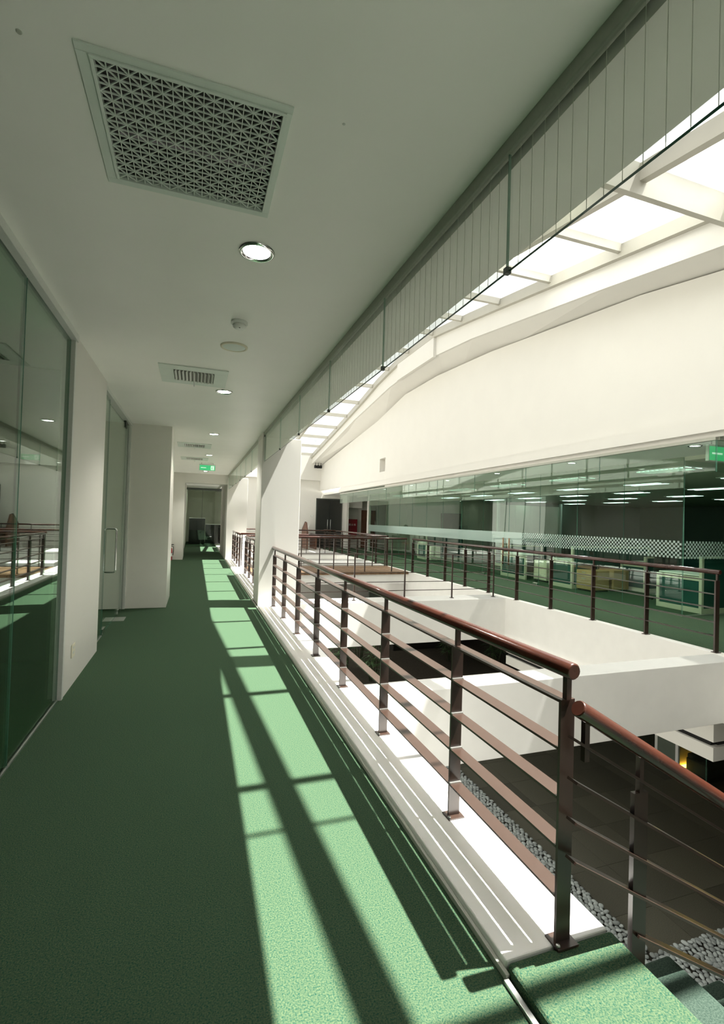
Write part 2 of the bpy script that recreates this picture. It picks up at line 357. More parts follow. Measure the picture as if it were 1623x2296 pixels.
# opposite upper wall with niche, soffit ledge, upstand
def wall_strip(y0, y1, zb): return MB().prism_x(yz_wall(y0, y1, zb, ZO, 0, 0), 6.6, 6.85)
wr = wall_strip(YA, 16.6, 2.87)
for seg in ((17.17, 22.4, 2.93), (22.4, YB, 3.2)):
    wr.prism_x(yz_wall(seg[0], seg[1], seg[2], ZO, 0, 0), 6.6, 6.85)
wr.prism_x([(16.6, 2.93), (17.17, 2.93), (17.17, 3.46), (16.6, 3.46)], 6.6, 6.85)
wr.prism_x([(16.6, 3.97), (17.17, 3.97), (17.17, zo(17.17)), (16.6, zo(16.6))], 6.6, 6.85)
wr.box(6.80, 6.85, 16.6, 17.17, 3.46, 3.97)
struct('wall_right', wr, 'wall', 'tall cream wall above the opposite corridor')
struct('trim_6', MB().box(6.52, 6.6, 4.2, 22.4, 2.94, 3.10), 'wall', 'white fascia band at the foot of the tall wall')
led = MB()
ks = sorted(set(knots(ZI, YA, YB)+knots(ZO, YA, YB)))
for a, b in zip(ks, ks[1:]):
    n0 = len(led.v)
    for dz in (0, .06):
        led.v += [(6.12, a, zi(a)+dz), (6.12, b, zi(b)+dz), (6.85, b, zo(b)+dz), (6.85, a, zo(a)+dz)]
    for q in ((0, 1, 2, 3), (7, 6, 5, 4), (0, 4, 5, 1), (2, 6, 7, 3), (1, 5, 6, 2), (3, 7, 4, 0)): led.face([n0+i for i in q])
struct('soffit_ledge', led, 'wall', 'cream soffit ledge over the tall wall')
ups = [(y, zi(y)) for y in knots(ZI, YA, YB)]+[(y, zk(y)) for y in reversed(knots(ZK, YA, YB))]
u = MB().prism_x(ups, 6.06, 6.12)
ups2 = [(11.75, zi(11.75)-.04), (14.25, zi(14.25)-.04), (14.25, zk(14.25)), (11.75, zk(11.75))]
u.prism_x(ups2, 5.98, 6.06)
struct('roof_upstand', u, 'wall', 'white upstand carrying the skylight')
# skylight
w3 = sgroup('window_3', 'arched skylight of glass panes on white rafters over the atrium')
RX = [1.66, 2.78, 4.60, 6.02]
for x in RX:
    mb = MB(); kk = knots(ZK, YA, YB); w = .05 if x != 1.66 else .03
    for a, b in zip(kk, kk[1:]): mb.prism_x([(a, zk(a)-.20), (b, zk(b)-.20), (b, zk(b)), (a, zk(a))], x-w, x+w)
    part(w3, 'rafter', mb, 'skyframe')
PY = [-3.70, -2.15, -.60, .97, 2.53, 4.07, 5.63, 7.17, 8.72, 10.27, 11.79, 13.36, 14.95, 16.5, 18.06, 19.6, 21.15, 22.7, 24.3, 25.9]
for y in PY:
    d = .13 if abs(y-4.07) > .1 else .36
    part(w3, 'purlin', MB().box(1.63, 6.06, y-.035, y+.035, zk(y)-d, zk(y)+.0), 'skyframe')
part(w3, 'glazing_bar', MB().box(1.63, 6.06, 2.08, 2.11, zk(2.1)-.03, zk(2.1)), 'skyframe')
ys = [YA]+PY+[YB]
for a, b in zip(ys, ys[1:]):
    for x0, x1 in zip(RX, RX[1:]):
        p = MB(); n0 = len(p.v)
        for dz in (.004, .016): p.v += [(x0, a+.01, zk(a)+dz), (x1, a+.01, zk(a)+dz), (x1, b-.01, zk(b)+dz), (x0, b-.01, zk(b)+dz)]
        for q in ((3, 2, 1, 0), (4, 5, 6, 7), (0, 1, 5, 4), (1, 2, 6, 5), (2, 3, 7, 6), (3, 0, 4, 7)): p.face([n0+i for i in q])
        part(w3, 'glass_pane', p, 'sky')
# draped white sheets lying on the skylight
def sheet(x0, x1, y0, y1, lab, amp=.05, m='fabric'):
    nx_, ny_ = 24, 16; p = MB(); ph = random.random()*6
    for i in range(nx_+1):
        for j in range(ny_+1):
            x = x0+(x1-x0)*i/nx_; y = y0+(y1-y0)*j/ny_
            p.v.append((x, y+.03*math.sin(x*3+ph), zk(y)+.09+amp*(math.sin(x*5+y*2.3+ph)*.5+math.sin(x*2.1-y*6+ph)*.5)))
    for i in range(nx_):
        for j in range(ny_): a = i*(ny_+1)+j; p.face([a, a+1, a+ny_+2, a+ny_+1], True)
    o = link('draped_sheet', p.mesh('draped_sheet', m, fix=False)); sol = o.modifiers.new('solid', 'SOLIDIFY'); sol.thickness = .004
    return tag(o, lab, 'sheet', 'white sheets lying over the skylight')
sheet(4.65, 6.0, 4.2, 5.5, 'crumpled white sheet over the skylight pane behind the deep beam')
sheet(4.65, 6.0, 2.7, 3.9, 'crumpled white sheet over the skylight pane at the right picture edge')
sheet(4.65, 6.0, 5.75, 7.05, 'crumpled white sheet on the second skylight pane behind the deep beam')
sheet(1.7, 4.55, 4.85, 5.28, 'narrow pale sheet strip across the skylight', .02, 'blind')
# end wall of the atrium
ew = MB().box(1.6, 26, YB-.1, YB+.1, ZG, 3.76).box(1.6, 6.85, YB-.35, YB+.1, 3.76, 5.2)
struct('wall_back', ew, 'wall', 'cream end wall of the atrium')
struct('wall_right_far', MB().box(25.9, 26, YA, YB, 0, 3.2), 'dkwall')
# opposite corridor / office ceilings
struct('ceiling_2', MB().box(6.85, 8.62, YA, YB, 2.97, 3.1), 'ceil', 'ceiling of the opposite corridor')
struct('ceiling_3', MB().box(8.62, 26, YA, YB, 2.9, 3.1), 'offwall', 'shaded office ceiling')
struct('trim_7', MB().box(6.585, 6.64, 4.57, 22.4, 2.83, 2.87).box(6.64, 9, 4.55, 4.6, 2.83, 2.97), 'grey', 'grey channel under the tall wall')
# ground floor
struct('ground', MB().box(-7, 26, YA, YB+6, ZG-.3, ZG-.04), 'earth', 'dark ground under the paving')
struct('wall_ground_left', MB().box(XO-.35, XO-.2, YA, YB, ZG, -.85), 'wall')
struct('wall_ground_right', MB().box(16, 16.1, YA, YB, ZG, -.85), 'dkwall')
fl3 = sgroup('floor_3', 'dark granite paving on the ground floor')
TS = .9
me = MB().box(-TS/2+.003, TS/2-.003, -TS/2+.003, TS/2-.003, -.03, 0).mesh('granite_tile', 'granite')
cnt = 0
for i in range(0, 14):
    for j in range(0, 21):
        x = 1.5+TS*(i+.5); y = 2.0+TS*(j+.5)
        if cnt < 300: put(fl3, 'granite_tile', me, (x, y, ZG)); cnt += 1
rest = MB()
for i in range(0, 14):
    for j in (-6, -5, -4, -3, -2, -1): rest.box(1.5+TS*i+.003, 1.5+TS*(i+1)-.003, 2+TS*j+.003, 2+TS*(j+1)-.003, ZG-.03, ZG)
    for j in range(21, 27): rest.box(1.5+TS*i+.003, 1.5+TS*(i+1)-.003, 2+TS*j+.003, 2+TS*(j+1)-.003, ZG-.03, ZG)
part(fl3, 'granite_paving', rest, 'granite', kind='stuff')
# ================================================================== RAILINGS
_cache = {}
def cmesh(key, fn):
    if key not in _cache: _cache[key] = fn()
    return _cache[key]
BARZ = (.222, .404, .586, .768, .945)
def railing(label, axis, c, posts, zb=.05, hand=(None, None), pw=.064, bw=.067, bars=BARZ, wood='wood', bolts_glints=False, handrail=True, pt=.012, bth=.010, group=None, basew=.092, bm='brown'):
    P = (lambda s, z: (c, s, z)) if axis == 'y' else (lambda s, z: (s, c, z))
    mid = (posts[0]+posts[-1])/2
    t = thing('railing', label, 'railing', P(mid, zb), group)
    ax = axis
    def bx(wc, ws, h, nm, m, bv=0):      # wc across the rail, ws along the rail
        k = (ax, wc, ws, h, nm, m)
        return cmesh(k, lambda: (MB().box(-wc/2, wc/2, -ws/2, ws/2, 0, h) if ax == 'y' else MB().box(-ws/2, ws/2, -wc/2, wc/2, 0, h)).mesh(nm, m))
    top = bars[-1]+.006
    for s in posts:
        put(t, 'post', bx(pw, pt, top-zb, 'post', bm), P(s, zb))
        b = put(t, 'base_plate', bx(basew, basew*.8, .008, 'base_plate', bm), P(s, zb))
        if bolts_glints:
            for q in (-1, 1):
                bo = link('bolt', cmesh('bolt', lambda: MB().lathe([(.008, 0), (.008, .006), (.003, .009)], (0, 0, 0), 8).mesh('bolt', 'alu')), b, (q*.036, q*.022, .008))
        if handrail: put(t, 'stem', bx(.022, .022, 1.04-top, 'stem', bm), P(s, top))
    for a, b in zip(posts, posts[1:]):
        L = round(b-a-pt, 4)
        for z in bars: put(t, 'flat_bar', bx(bw, L, bth, 'flat_bar', bm), P((a+b)/2, z-bth/2))
    if bolts_glints:
        for s in posts[1:]:
            for z in bars[:-1]: put(t, 'weld_glint', bx(pw, .012, .007, 'weld_glint', 'alu'), P(s-.012, z+bth/2))  # pale metal strips added for the white glint at each weld
    if handrail:
        h0 = hand[0] if hand[0] is not None else posts[0]-.04; h1 = hand[1] if hand[1] is not None else posts[-1]+.04
        o = part(t, 'handrail', MB().tube([P(h0, 1.062), P(h0+.006, 1.062), P(h1-.006, 1.062), P(h1, 1.062)], [.026, .031, .031, .026], 20), wood)
    return t
XR = 1.348
railing('brown steel railing with round handrail nearest the camera along the sunlit sill', 'y', XR, [1.47, 2.27, 3.29, 4.31, 5.36, 6.43, 7.48, 8.50], bolts_glints=True, hand=(1.435, 8.70))
railing('brown railing section on the near side between white column and footbridge', 'y', XR, [9.55, 10.55, 11.55, 12.55, 13.55])
railing('short brown railing section on the near side past the footbridge', 'y', XR, [15.45, 16.4, 17.35, 18.25])
railing('small brown railing at the far end of the near corridor', 'y', XR, [22.75, 23.7, 24.7, 25.7])
railing('long brown railing along the opposite corridor in front of the office glass', 'y', XF+.04, [4.46+1.037*k for k in range(10)], zb=.012, pw=.075, pt=.02)
railing('brown railing along the opposite corridor past the footbridge', 'y', XF+.04, [15.95+1.1*k for k in range(9)], zb=.012, pw=.075, pt=.02)
brx = [1.44, 2.0, 3.0, 4.0, 5.0, 5.9, XF-.1]
railing('brown handrail along the near edge of the timber footbridge', 'x', 14.05, brx, zb=.026, pw=.03, pt=.03, bw=.03, basew=.06)
railing('brown handrail along the far edge of the timber footbridge', 'x', 15.80, brx, zb=.026, pw=.03, pt=.03, bw=.03, basew=.06)
railing('brown handrail across the farthest white slab', 'x', 22.3, brx, zb=0, pw=.04, pt=.02, bw=.03, basew=.07)
railing('thin grey brown rail without handrail on the white cross beam', 'x', 9.16, [1.9, 3.05, 4.15, 5.26, 6.30], zb=0, pw=.025, pt=.025, bw=.018, bars=(.18, .36, .55, .74, .925), handrail=False, basew=.08, bth=.012)
# ================================================================== STAIR
st = thing('staircase', 'carpeted staircase going down to the right from the near corridor', 'staircase', (1.33, .8, 0))
part(st, 'landing', MB().box(1.100, 1.575, -.6, 1.463, -.06, .048), 'carpet', .018, label='sunlit green carpeted top landing', seg=3)
me = MB().box(-.17, .15, -1.03, 1.03, -.05, 0).mesh('tread', 'tread')
for k in range(1, 24):
    o = put(st, 'tread', me, (1.575+.30*k-.14, .433, .05-.18*k)); bev(o, .012, 2)
for y in (.0, .9): part(st, 'stringer', MB().bar((1.6, y, -.16), (8.4, y, -4.2+.0), .06, .22), 'darkmetal')
sr = thing('stair_railing', 'brown stair railing with reddish round handrail sloping down to the right', 'railing', (1.5, 1.42, -.1))
SL = -.60; YS = 1.415
zl = lambda x, z0: z0+SL*(x-1.30)
part(sr, 'handrail', MB().tube([(1.338, YS-.01, zl(1.338, .965)), (1.344, YS-.01, zl(1.344, .965)), (7.9, YS-.01, zl(7.9, .965))], [.027, .031, .031], 20), 'wood')
for z0, xs in ((.845, 1.33), (.695, 1.33), (.55, 1.33), (.41, 1.33), (.26, 1.64)):
    part(sr, 'flat_bar', MB().bar((xs, YS, zl(xs, z0)), (7.8, YS, zl(7.8, z0)), .05, .010), 'brown')
for x in [1.655+.9*k for k in range(7)]:
    part(sr, 'post', MB().box(x-.034, x+.034, YS-.010, YS+.010, zl(x, -.04), zl(x, .80)), 'brown')
    part(sr, 'stem', MB().box(x-.010, x+.010, YS-.01, YS+.01, zl(x, .80), zl(x, .94)), 'brown')
part(sr, 'stem', MB().box(1.375, 1.397, YS-.01, YS+.01, .74, zl(1.386, .94)), 'brown')
# ================================================================== HANGING GLASS SCREENS
sc = thing('glass_smoke_screen', 'hanging wired glass screen along the corridor ceiling edge', 'glass screen', (1.135, 4, 2.6))
js = [-2.47, -1.11, .25, 1.61, 2.95, 4.31, 5.67, 7.03, 8.68]
js2 = [9.42, 10.8, 12.2, 13.6, 15.0, 16.4, 18.38]
def screen_run(t, js, wires):
    for a, b in zip(js, js[1:]):
        p = pane(t, 'glass_pane', 1.130, 1.141, a+.0015, b-.0015, 2.60, 3.075, 'screen', 'gedge3', foot='gedge')
        if wires and b > .3:
            w = MB(); n = int((b-a)/.065)
            for k in range(1, n): w.box(1.1345, 1.1365, a+k*(b-a)/n-.0005, a+k*(b-a)/n+.0005, 2.603, 3.07)
            part(p, 'wire_inlay', w, 'wired', kind='stuff', base=wloc(t))
    for y in js[1:-1]:
        part(t, 'glass_clip', MB().box(1.124, 1.147, y-.012, y+.012, 2.592, 2.618), 'darkmetal', .002)
screen_run(sc, js, True); screen_run(sc, js2, False)
s2 = thing('glass_smoke_screen', 'hanging glass screen under the tall wall of the opposite corridor', 'glass screen', (6.6, 10, 2.4))
ys2 = [4.58+1.98*k for k in range(10)]
for a, b in zip(ys2, ys2[1:]): pane(s2, 'glass_pane', 6.606, 6.616, a+.003, b-.003, 2.40, 2.83, 'office')
for x0 in (6.62, 7.9): pane(s2, 'glass_pane', x0, x0+1.26, 4.57, 4.58, 2.40, 2.83, 'office', thin='y')
# ================================================================== OPPOSITE OFFICE GLAZING
w4 = sgroup('window_4', 'long glass wall of the opposite office with a frosted dot band')
ys4 = [6.54+1.32*k for k in range(14)]
for a, b in zip(ys4, ys4[1:]):
    pane(w4, 'glass_pane', 8.60, 8.612, a+.003, b-.003, .012, 2.375, 'office')
    pane(w4, 'transom_pane', 8.60, 8.612, a+.003, b-.003, 2.385, 2.96, 'transom')
xs4 = [8.612+1.35*k for k in range(8)]
for a, b in zip(xs4, xs4[1:]):
    pane(w4, 'glass_pane', a+.003, b-.003, 6.528, 6.54, .012, 2.9, 'office', thin='y')
part(w4, 'floor_channel', MB().box(8.585, 8.625, 6.52, ys4[-1], 0.0, .014).box(8.6, xs4[-1], 6.52, 6.555, 0, .014), 'alu')
# frosted band: checker of small squares nearby, solid film farther on
n = 0
ck = MB(); q = .042
y = 6.56; j = 0
while y < 11.2:
    for i in range(8):
        if (i+j) % 2 == 0: ck.box(8.597, 8.5995, y, y+q*.98, 1.065+i*.0413, 1.065+i*.0413+.0405)
    y += q; j += 1
part(w4, 'frosted_checker_film', ck, 'frost', kind='stuff')
part(w4, 'frosted_film', MB().box(8.597, 8.5995, 11.2, ys4[-1], 1.065, 1.395), 'frost')
ck = MB(); x = 8.63; j = 0
while x < 12:
    for i in range(8):
        if (i+j) % 2 == 0: ck.box(x, x+q*.98, 6.524, 6.527, 1.065+i*.0413, 1.065+i*.0413+.0405)
    x += q; j += 1
part(w4, 'frosted_checker_film', ck, 'frost', kind='stuff')
for y in (11.72, 12.0):
    part(w4, 'pull_handle', MB().tube([(8.55, y, .45), (8.55, y, 1.22)], .022, 10), 'timber')
    for z in (.55, 1.12): part(w4, 'handle_fixing', MB().tube([(8.55, y, z), (8.60, y, z)], .009, 8), 'chrome')
for y in (10.6, 13.1): part(w4, 'pivot_fitting', MB().box(8.575, 8.64, y-.09, y+.09, .012, .09), 'chrome', .003)
# wall returns at the ends of the office
struct('wall_right_pier', MB().box(8.55, 8.70, ys4[-1], ys4[-1]+.2, 0, 2.97), 'wall', 'slim cream pier ending the office glass', bevel=.004)
struct('wall_right_end', MB().box(7.96, 8.08, 25.6, YB-.1, 0, 2.97).box(8.08, 9.0, 26.0, YB-.1, 2.3, 2.97), 'wall')
# office interior partitions: panels
op = sgroup('wall_office', 'cream panel wall deep in the opposite office')
me = MB().box(-.595, .595, -.03, .03, 0, 2.6).mesh('wall_panel', 'offwall')
for k in range(6): put(op, 'wall_panel', me, (10.4+1.2*k, 24.3, 0))
part(op, 'head_panel', MB().box(9.8, 17.0, 24.25, 24.35, 2.6, 2.9), 'offwall')
op2 = sgroup('wall_office_screen', 'pale grey panel screen in the middle of the opposite office')
me = MB().box(-.43, .43, -.03, .03, 0, 2.55).mesh('wall_panel', 'offwall')
for k in range(4): put(op2, 'wall_panel', me, (13.95+.87*k, 19.3, 0))
part(op2, 'white_post', MB().box(13.40, 13.50, 19.24, 19.36, 0, 2.7), 'plastic')
part(op2, 'white_post', MB().box(17.0, 17.10, 19.24, 19.36, 0, 2.7), 'plastic')
struct('wall_office_back', MB().box(16.0, 26, 22.5, 22.6, 0, 2.9), 'dkwall')
d4 = sgroup('door_4', 'black door at the back of the opposite office')
part(d4, 'door_leaf', MB().box(13.1, 14.4, 24.18, 24.24, 0, 2.15), 'seat', .004); part(d4, 'door_handle', MB().box(14.25, 14.33, 24.12, 24.18, 1.0, 1.04), 'chrome', .004)
# lights in the office ceiling
k = 0
for i in range(5):
    for j in range(6):
        x = 9.55+2.62*i; y = 7.6+2.8*j
        if y > 24 or (i > 3 and j < 1): continue
        t = thing('troffer_light', (('nearest', 'second', 'third', 'fourth', 'fifth', 'farthest')[j]+' fluorescent ceiling light in the '+('row beside the office glass', 'second row from the office glass', 'third row from the office glass', 'fourth row from the office glass', 'rearmost row of the office')[i]), 'ceiling light', (x, y, 2.878), 'fluorescent lights in the office ceiling')
        me1 = cmesh('trf', lambda: MB().box(-.31, .31, -.61, .61, .0, .02).mesh('housing', 'plastic'))
        me2 = cmesh('trl', lambda: MB().box(-.07, .07, -.56, .56, -.008, 0).mesh('lamp_tube', 'tube'))
        put(t, 'housing', me1, (x, y, 2.878))
        for dx in (-.15, .15): put(t, 'lamp_tube', me2, (x+dx, y, 2.878))
        if i == 0:
            me3 = cmesh('trb', lambda: MB().box(-.3, .3, -.004, .004, -.035, -.008).mesh('louvre_blade', 'alu'))
            for q_ in range(11): put(t, 'louvre_blade', me3, (x, y-.55+.11*q_, 2.878))
# ================================================================== CEILING FITTINGS
t = thing('return_air_grille', 'large square ceiling grille with star shaped lattice', 'air grille', (-.065, 2.115, ZC-.012))
fr = MB()
fx0, fx1, fy0, fy1 = -.427, .297, 1.765, 2.465
for b in ((fx0, fx1, fy0, GY0), (fx0, fx1, GY1, fy1), (fx0, GX0, GY0, GY1), (GX1, fx1, GY0, GY1)): fr.box(b[0], b[1], b[2], b[3], ZC-.008, ZC)
part(t, 'frame', fr, 'vent', .002)
ir = MB(); lx0, lx1, ly0, ly1 = GX0+.012, GX1-.012, GY0+.012, GY1-.012
for b in ((GX0, GX1, GY0, ly0), (GX0, GX1, ly1, GY1), (GX0, lx0, ly0, ly1), (lx1, GX1, ly0, ly1)): ir.box(b[0], b[1], b[2], b[3], ZC-.014, ZC+.015)
part(t, 'inner_frame', ir, 'vent', .001)
lat = MB(); NG = 18; px_ = (lx1-lx0)/NG; py_ = (ly1-ly0)/NG; z0, z1 = ZC-.008, ZC-.002; bw_ = .0034
for i in range(1, NG): lat.box(lx0+i*px_-bw_/2, lx0+i*px_+bw_/2, ly0, ly1, z0, z1)
for j in range(1, NG): lat.box(lx0, lx1, ly0+j*py_-bw_/2, ly0+j*py_+bw_/2, z0, z1)
for sgn in (1, -1):
    for k in range(-NG+1, NG):
        # diagonals of the cell grid through every node
        if k % 2: continue
        a0 = max(0, k); a1 = min(NG, NG+k)
        p0 = (lx0+a0*px_, ly0+(a0-k)*py_); p1 = (lx0+a1*px_, ly0+(a1-k)*py_)
        if sgn < 0: p0 = (lx0+lx1-p0[0], p0[1]); p1 = (lx0+lx1-p1[0], p1[1])
        lat.bar((p0[0], p0[1], (z0+z1)/2), (p1[0], p1[1], (z0+z1)/2), bw_, .0055)
part(t, 'star_lattice', lat, 'vent')
part(t, 'duct_box', MB().box(GX0-.01, GX1+.01, GY0-.01, GY1+.01, ZC+.205, ZC+.22).box(GX0+.0005, GX0+.004, GY0, GY1, ZC+.016, ZC+.2).box(GX1-.004, GX1-.0005, GY0, GY1, ZC+.016, ZC+.2).box(GX0, GX1, GY0+.0005, GY0+.004, ZC+.016, ZC+.2).box(GX0, GX1, GY1-.004, GY1-.0005, ZC+.016, ZC+.2), 'plenum')
def downlight(y, lab, x=.285, ZC=ZC, grp='round downlights in the corridor ceiling', en=45):
    t = thing('downlight', lab, 'downlight', (x, y, ZC-.01), grp)
    put(t, 'trim_ring', cmesh('dlr', lambda: MB().lathe([(.104, .010), (.102, .002), (.090, -.003), (.078, .004), (.074, .012)], (0, 0, 0), 32, False).mesh('trim_ring', 'chrome')), (x, y, ZC-.01))
    put(t, 'lamp_lens', cmesh('dll', lambda: MB().lathe([(.001, .004), (.05, .004), (.076, .007)], (0, 0, 0), 32, False).mesh('lamp_lens', 'lamp')), (x, y, ZC-.01))
    ld = bpy.data.lights.new('downlight_lamp', 'SPOT'); ld.energy = en; ld.spot_size = 2.2; ld.spot_blend = .6; ld.shadow_soft_size = .06; ld.color = (1, .97, .88)
    lo = bpy.data.objects.new('lamp_light', ld); COL.objects.link(lo); lo.parent = t; lo.location = (0, 0, -.02)
for y, lab in ((2.815, 'large bright round downlight beside the square lattice grille'), (6.13, 'round downlight beside the louvred air diffuser'), (9.39, 'small distant downlight past the louvred diffuser'), (12.7, 'tiny downlight between the two far diffusers'), (17.3, 'faint downlight just before the dropped beam'), (-.5, 'downlight behind the camera')):
    if y > 0: downlight(y, lab)
for k_, w_ in enumerate(('nearest', 'second', 'third', 'fourth', 'fifth', 'sixth')):
    downlight(5.6+2.7*k_, w_+' small downlight in the ceiling of the opposite corridor', 7.6, 2.97, 'downlights in the opposite corridor ceiling', 85)
t = thing('smoke_detector', 'white domed smoke detector on the corridor ceiling', 'detector', (.279, 3.883, ZC-.055))
part(t, 'base', MB().lathe([(.062, .055), (.062, .035), (.055, .03)], (.279, 3.883, ZC-.055), 28), 'plastic')
part(t, 'dome', MB().lathe([(.052, .032), (.05, .015), (.038, .003), (.012, 0)], (.279, 3.883, ZC-.055), 28), 'plastic')
part(t, 'indicator', MB().lathe([(.006, .0), (.006, -.003)], (.279, 3.86, ZC-.052), 10), 'darkmetal')
t = thing('ceiling_speaker', 'flat round cream speaker on the corridor ceiling', 'speaker', (.281, 4.464, ZC-.012))
part(t, 'bezel', MB().lathe([(.12, .012), (.118, .002), (.102, -.002), (.098, .004)], (.281, 4.464, ZC-.012), 36, False), 'cream')
part(t, 'grille_cloth', MB().lathe([(.001, -.002), (.08, 0), (.1, .004)], (.281, 4.464, ZC-.012), 36, False), 'vent')
def diffuser(y, lab):
    x = -.06; t = thing('air_diffuser', lab, 'air diffuser', (x, y, ZC-.012), 'square air diffusers in the corridor ceiling')
    fr = MB(); w = .345; q = .205
    for b in ((-w, w, -w, -q), (-w, w, q, w), (-w, -q, -q, q), (q, w, -q, q)): fr.box(x+b[0], x+b[1], y+b[2], y+b[3], ZC-.012, ZC)
    part(t, 'frame', fr, 'vent', .003)
    part(t, 'throat', MB().box(x-q, x+q, y-q, y+q, ZC-.004, ZC), 'throat')
    for k in range(11):
        xx = x-q+.02+k*(2*q-.04)/10
        part(t, 'blade', MB().obox((xx, y, ZC-.016), (.004, 2*q-.02, .03), Matrix.Rotation(math.radians(32 if k < 5 else -32), 3, 'Y')), 'plastic')
    part(t, 'lever', MB().box(x-.006, x+.006, y+q-.02, y+q+.0, ZC-.07, ZC-.012), 'plastic')
for y, lab in ((5.585, 'nearest louvred air diffuser before the second downlight'), (11.1, 'far louvred air diffuser past the third downlight'), (13.7, 'farthest air diffuser just before the green exit sign')): diffuser(y, lab)
for (x, y, lab) in ((-.584, 1.805, 'tiny dark plug in the ceiling left of the lattice grille'), (.492, 1.774, 'tiny grey plug in the ceiling right of the lattice grille')):
    o = link('ceiling_plug', MB().lathe([(.009, .004), (.009, .001), (.006, -.002)] if x < 0 else [(.006, .004), (.006, .002), (.004, .001)], (0, 0, 0), 16).mesh('ceiling_plug', 'grey' if x < 0 else 'frame'), None, (x, y, ZC-.003)); tag(o, lab, 'plug')
# exit signs
def exit_sign(loc, wdt, hgt, axis, lab, drop):
    x, y, z = loc; t = thing('exit_sign', lab, 'sign', loc)
    def B(u0, u1, v0, v1, d0, d1):
        return MB().box(x+u0, x+u1, y+d0, y+d1, z+v0, z+v1) if axis == 'x' else MB().box(x+d0, x+d1, y-u1, y-u0, z+v0, z+v1)
    part(t, 'housing', B(-wdt/2-.012, wdt/2+.012, -.012, hgt+.03, 0, .05), 'plastic', .004)
    part(t, 'sign_face', B(-wdt/2, wdt/2, 0, hgt, -.004, 0), 'exitg')
    for s in (-1, 1): part(t, 'hanger', B(s*wdt*.38-.006, s*wdt*.38+.006, hgt+.03, hgt+.03+drop, .02, .03), 'grey')
    # running figure and doorway
    fx = wdt*.30; h = hgt
    part(t, 'doorway_symbol', B(fx-.22*h, fx+.42*h, .10*h, .90*h, -.006, -.004), 'exitw')
    fg = MB()
    def S_(p0, p1, w):
        a = (x+p0[0], y-.008, z+p0[1]) if axis == 'x' else (x-.008, y-p0[0], z+p0[1]); b = (x+p1[0], y-.008, z+p1[1]) if axis == 'x' else (x-.008, y-p1[0], z+p1[1])
        fg.tube([a, b], w, 6)
    S_((fx, .38*h), (fx+.06*h, .62*h), .055*h); S_((fx, .38*h), (fx-.12*h, .2*h), .04*h); S_((fx, .38*h), (fx+.14*h, .26*h), .04*h); S_((fx+.14*h, .26*h), (fx+.12*h, .13*h), .035*h)
    S_((fx+.05*h, .6*h), (fx-.1*h, .5*h), .03*h); S_((fx+.05*h, .6*h), (fx+.2*h, .5*h), .03*h); S_((fx+.09*h, .72*h), (fx+.1*h, .76*h), .06*h)
    part(t, 'running_figure', fg, 'exitg')
    ar = MB(); S2 = S_
    part(t, 'arrow_symbol', B(-wdt*.42, -wdt*.08, .44*h, .56*h, -.006, -.004), 'exitw')
exit_sign((.29, 14.6, 2.915), .42, .145, 'x', 'green lit exit sign hanging from the corridor ceiling', .045)
exit_sign((7.25, 4.9, 2.62), .62, .20, 'x', 'green and white exit sign behind the opposite glass screen', .12)
# three spotlights under the soffit at the far end
me = MB().lathe([(.03, .16), (.07, .14), (.075, .0), (.06, -.01)], (0, 0, 0), 16).mesh('spot_head', 'black')
for k, lab in enumerate(('leftmost of three small black spotlights under the far soffit', 'middle one of three small black spotlights under the far soffit', 'rightmost of three small black spotlights under the far soffit')):
    x = 6.17+.15*k; t = thing('spotlight', lab, 'spotlight', (x, 25.9, 4.42), 'spotlights under the far soffit')
    put(t, 'spot_head', me, (x, 25.9, 4.42)); part(t, 'stalk', MB().box(x-.012, x+.012, 25.89, 25.91, 4.56, zi(25.9)+.0), 'black')
# fire extinguisher
ex = (-.80, 18.28, 0)
t = thing('fire_extinguisher', 'red fire extinguisher standing on the carpet before the cream pier', 'extinguisher', ex)
part(t, 'cylinder', MB().lathe([(.085, 0), (.09, .02), (.09, .36), (.075, .42), (.035, .45), (.03, .48)], ex, 20), 'red')
part(t, 'label', MB().lathe([(.0915, .14), (.0915, .25)], ex, 20, False), 'white')
part(t, 'valve', MB().lathe([(.028, .48), (.028, .53), (.015, .55)], ex, 12), 'black')
part(t, 'lever', MB().box(ex[0]-.02, ex[0]+.13, ex[1]-.012, ex[1]+.012, .54, .565), 'black', .004)
part(t, 'hose', MB().tube([(ex[0]+.03, ex[1], .51), (ex[0]+.12, ex[1]-.02, .48), (ex[0]+.125, ex[1]-.03, .34), (ex[0]+.11, ex[1]-.03, .18)], .012, 8), 'black')
# ================================================================== FAR END THINGS
d2 = sgroup('door_2', 'dark double glass door in the far end wall')
part(d2, 'frame', MB().box(6.42, 6.47, 26.44, 26.5, 0, 2.76).box(7.88, 7.93, 26.44, 26.5, 0, 2.76).box(6.42, 7.93, 26.44, 26.5, 2.72, 2.78), 'darkmetal')
for a, b in ((6.47, 7.17), (7.18, 7.88)):
    l_ = part(d2, 'door_leaf', MB().box(a, b, 26.455, 26.485, .01, 2.72), 'stone')
    hx = b-.08 if a < 7 else a+.08
    part(l_, 'pull_handle', MB().tube([(hx, 26.40, .9), (hx, 26.40, 1.6)], .016, 8), 'alu', base=(0, 0, 0))
d3 = sgroup('door_3', 'brown wooden door beside the red hose cabinet')
part(d3, 'door_leaf', MB().box(9.12, 10.0, 26.44, 26.49, 0, 2.2), 'door', .004); part(d3, 'door_handle', MB().box(9.2, 9.3, 26.40, 26.44, 1.0, 1.03), 'chrome', .004)
t = thing('light_switch', 'small pale switch plate on the far end wall', 'switch', (6.2, 26.48, 1.72))
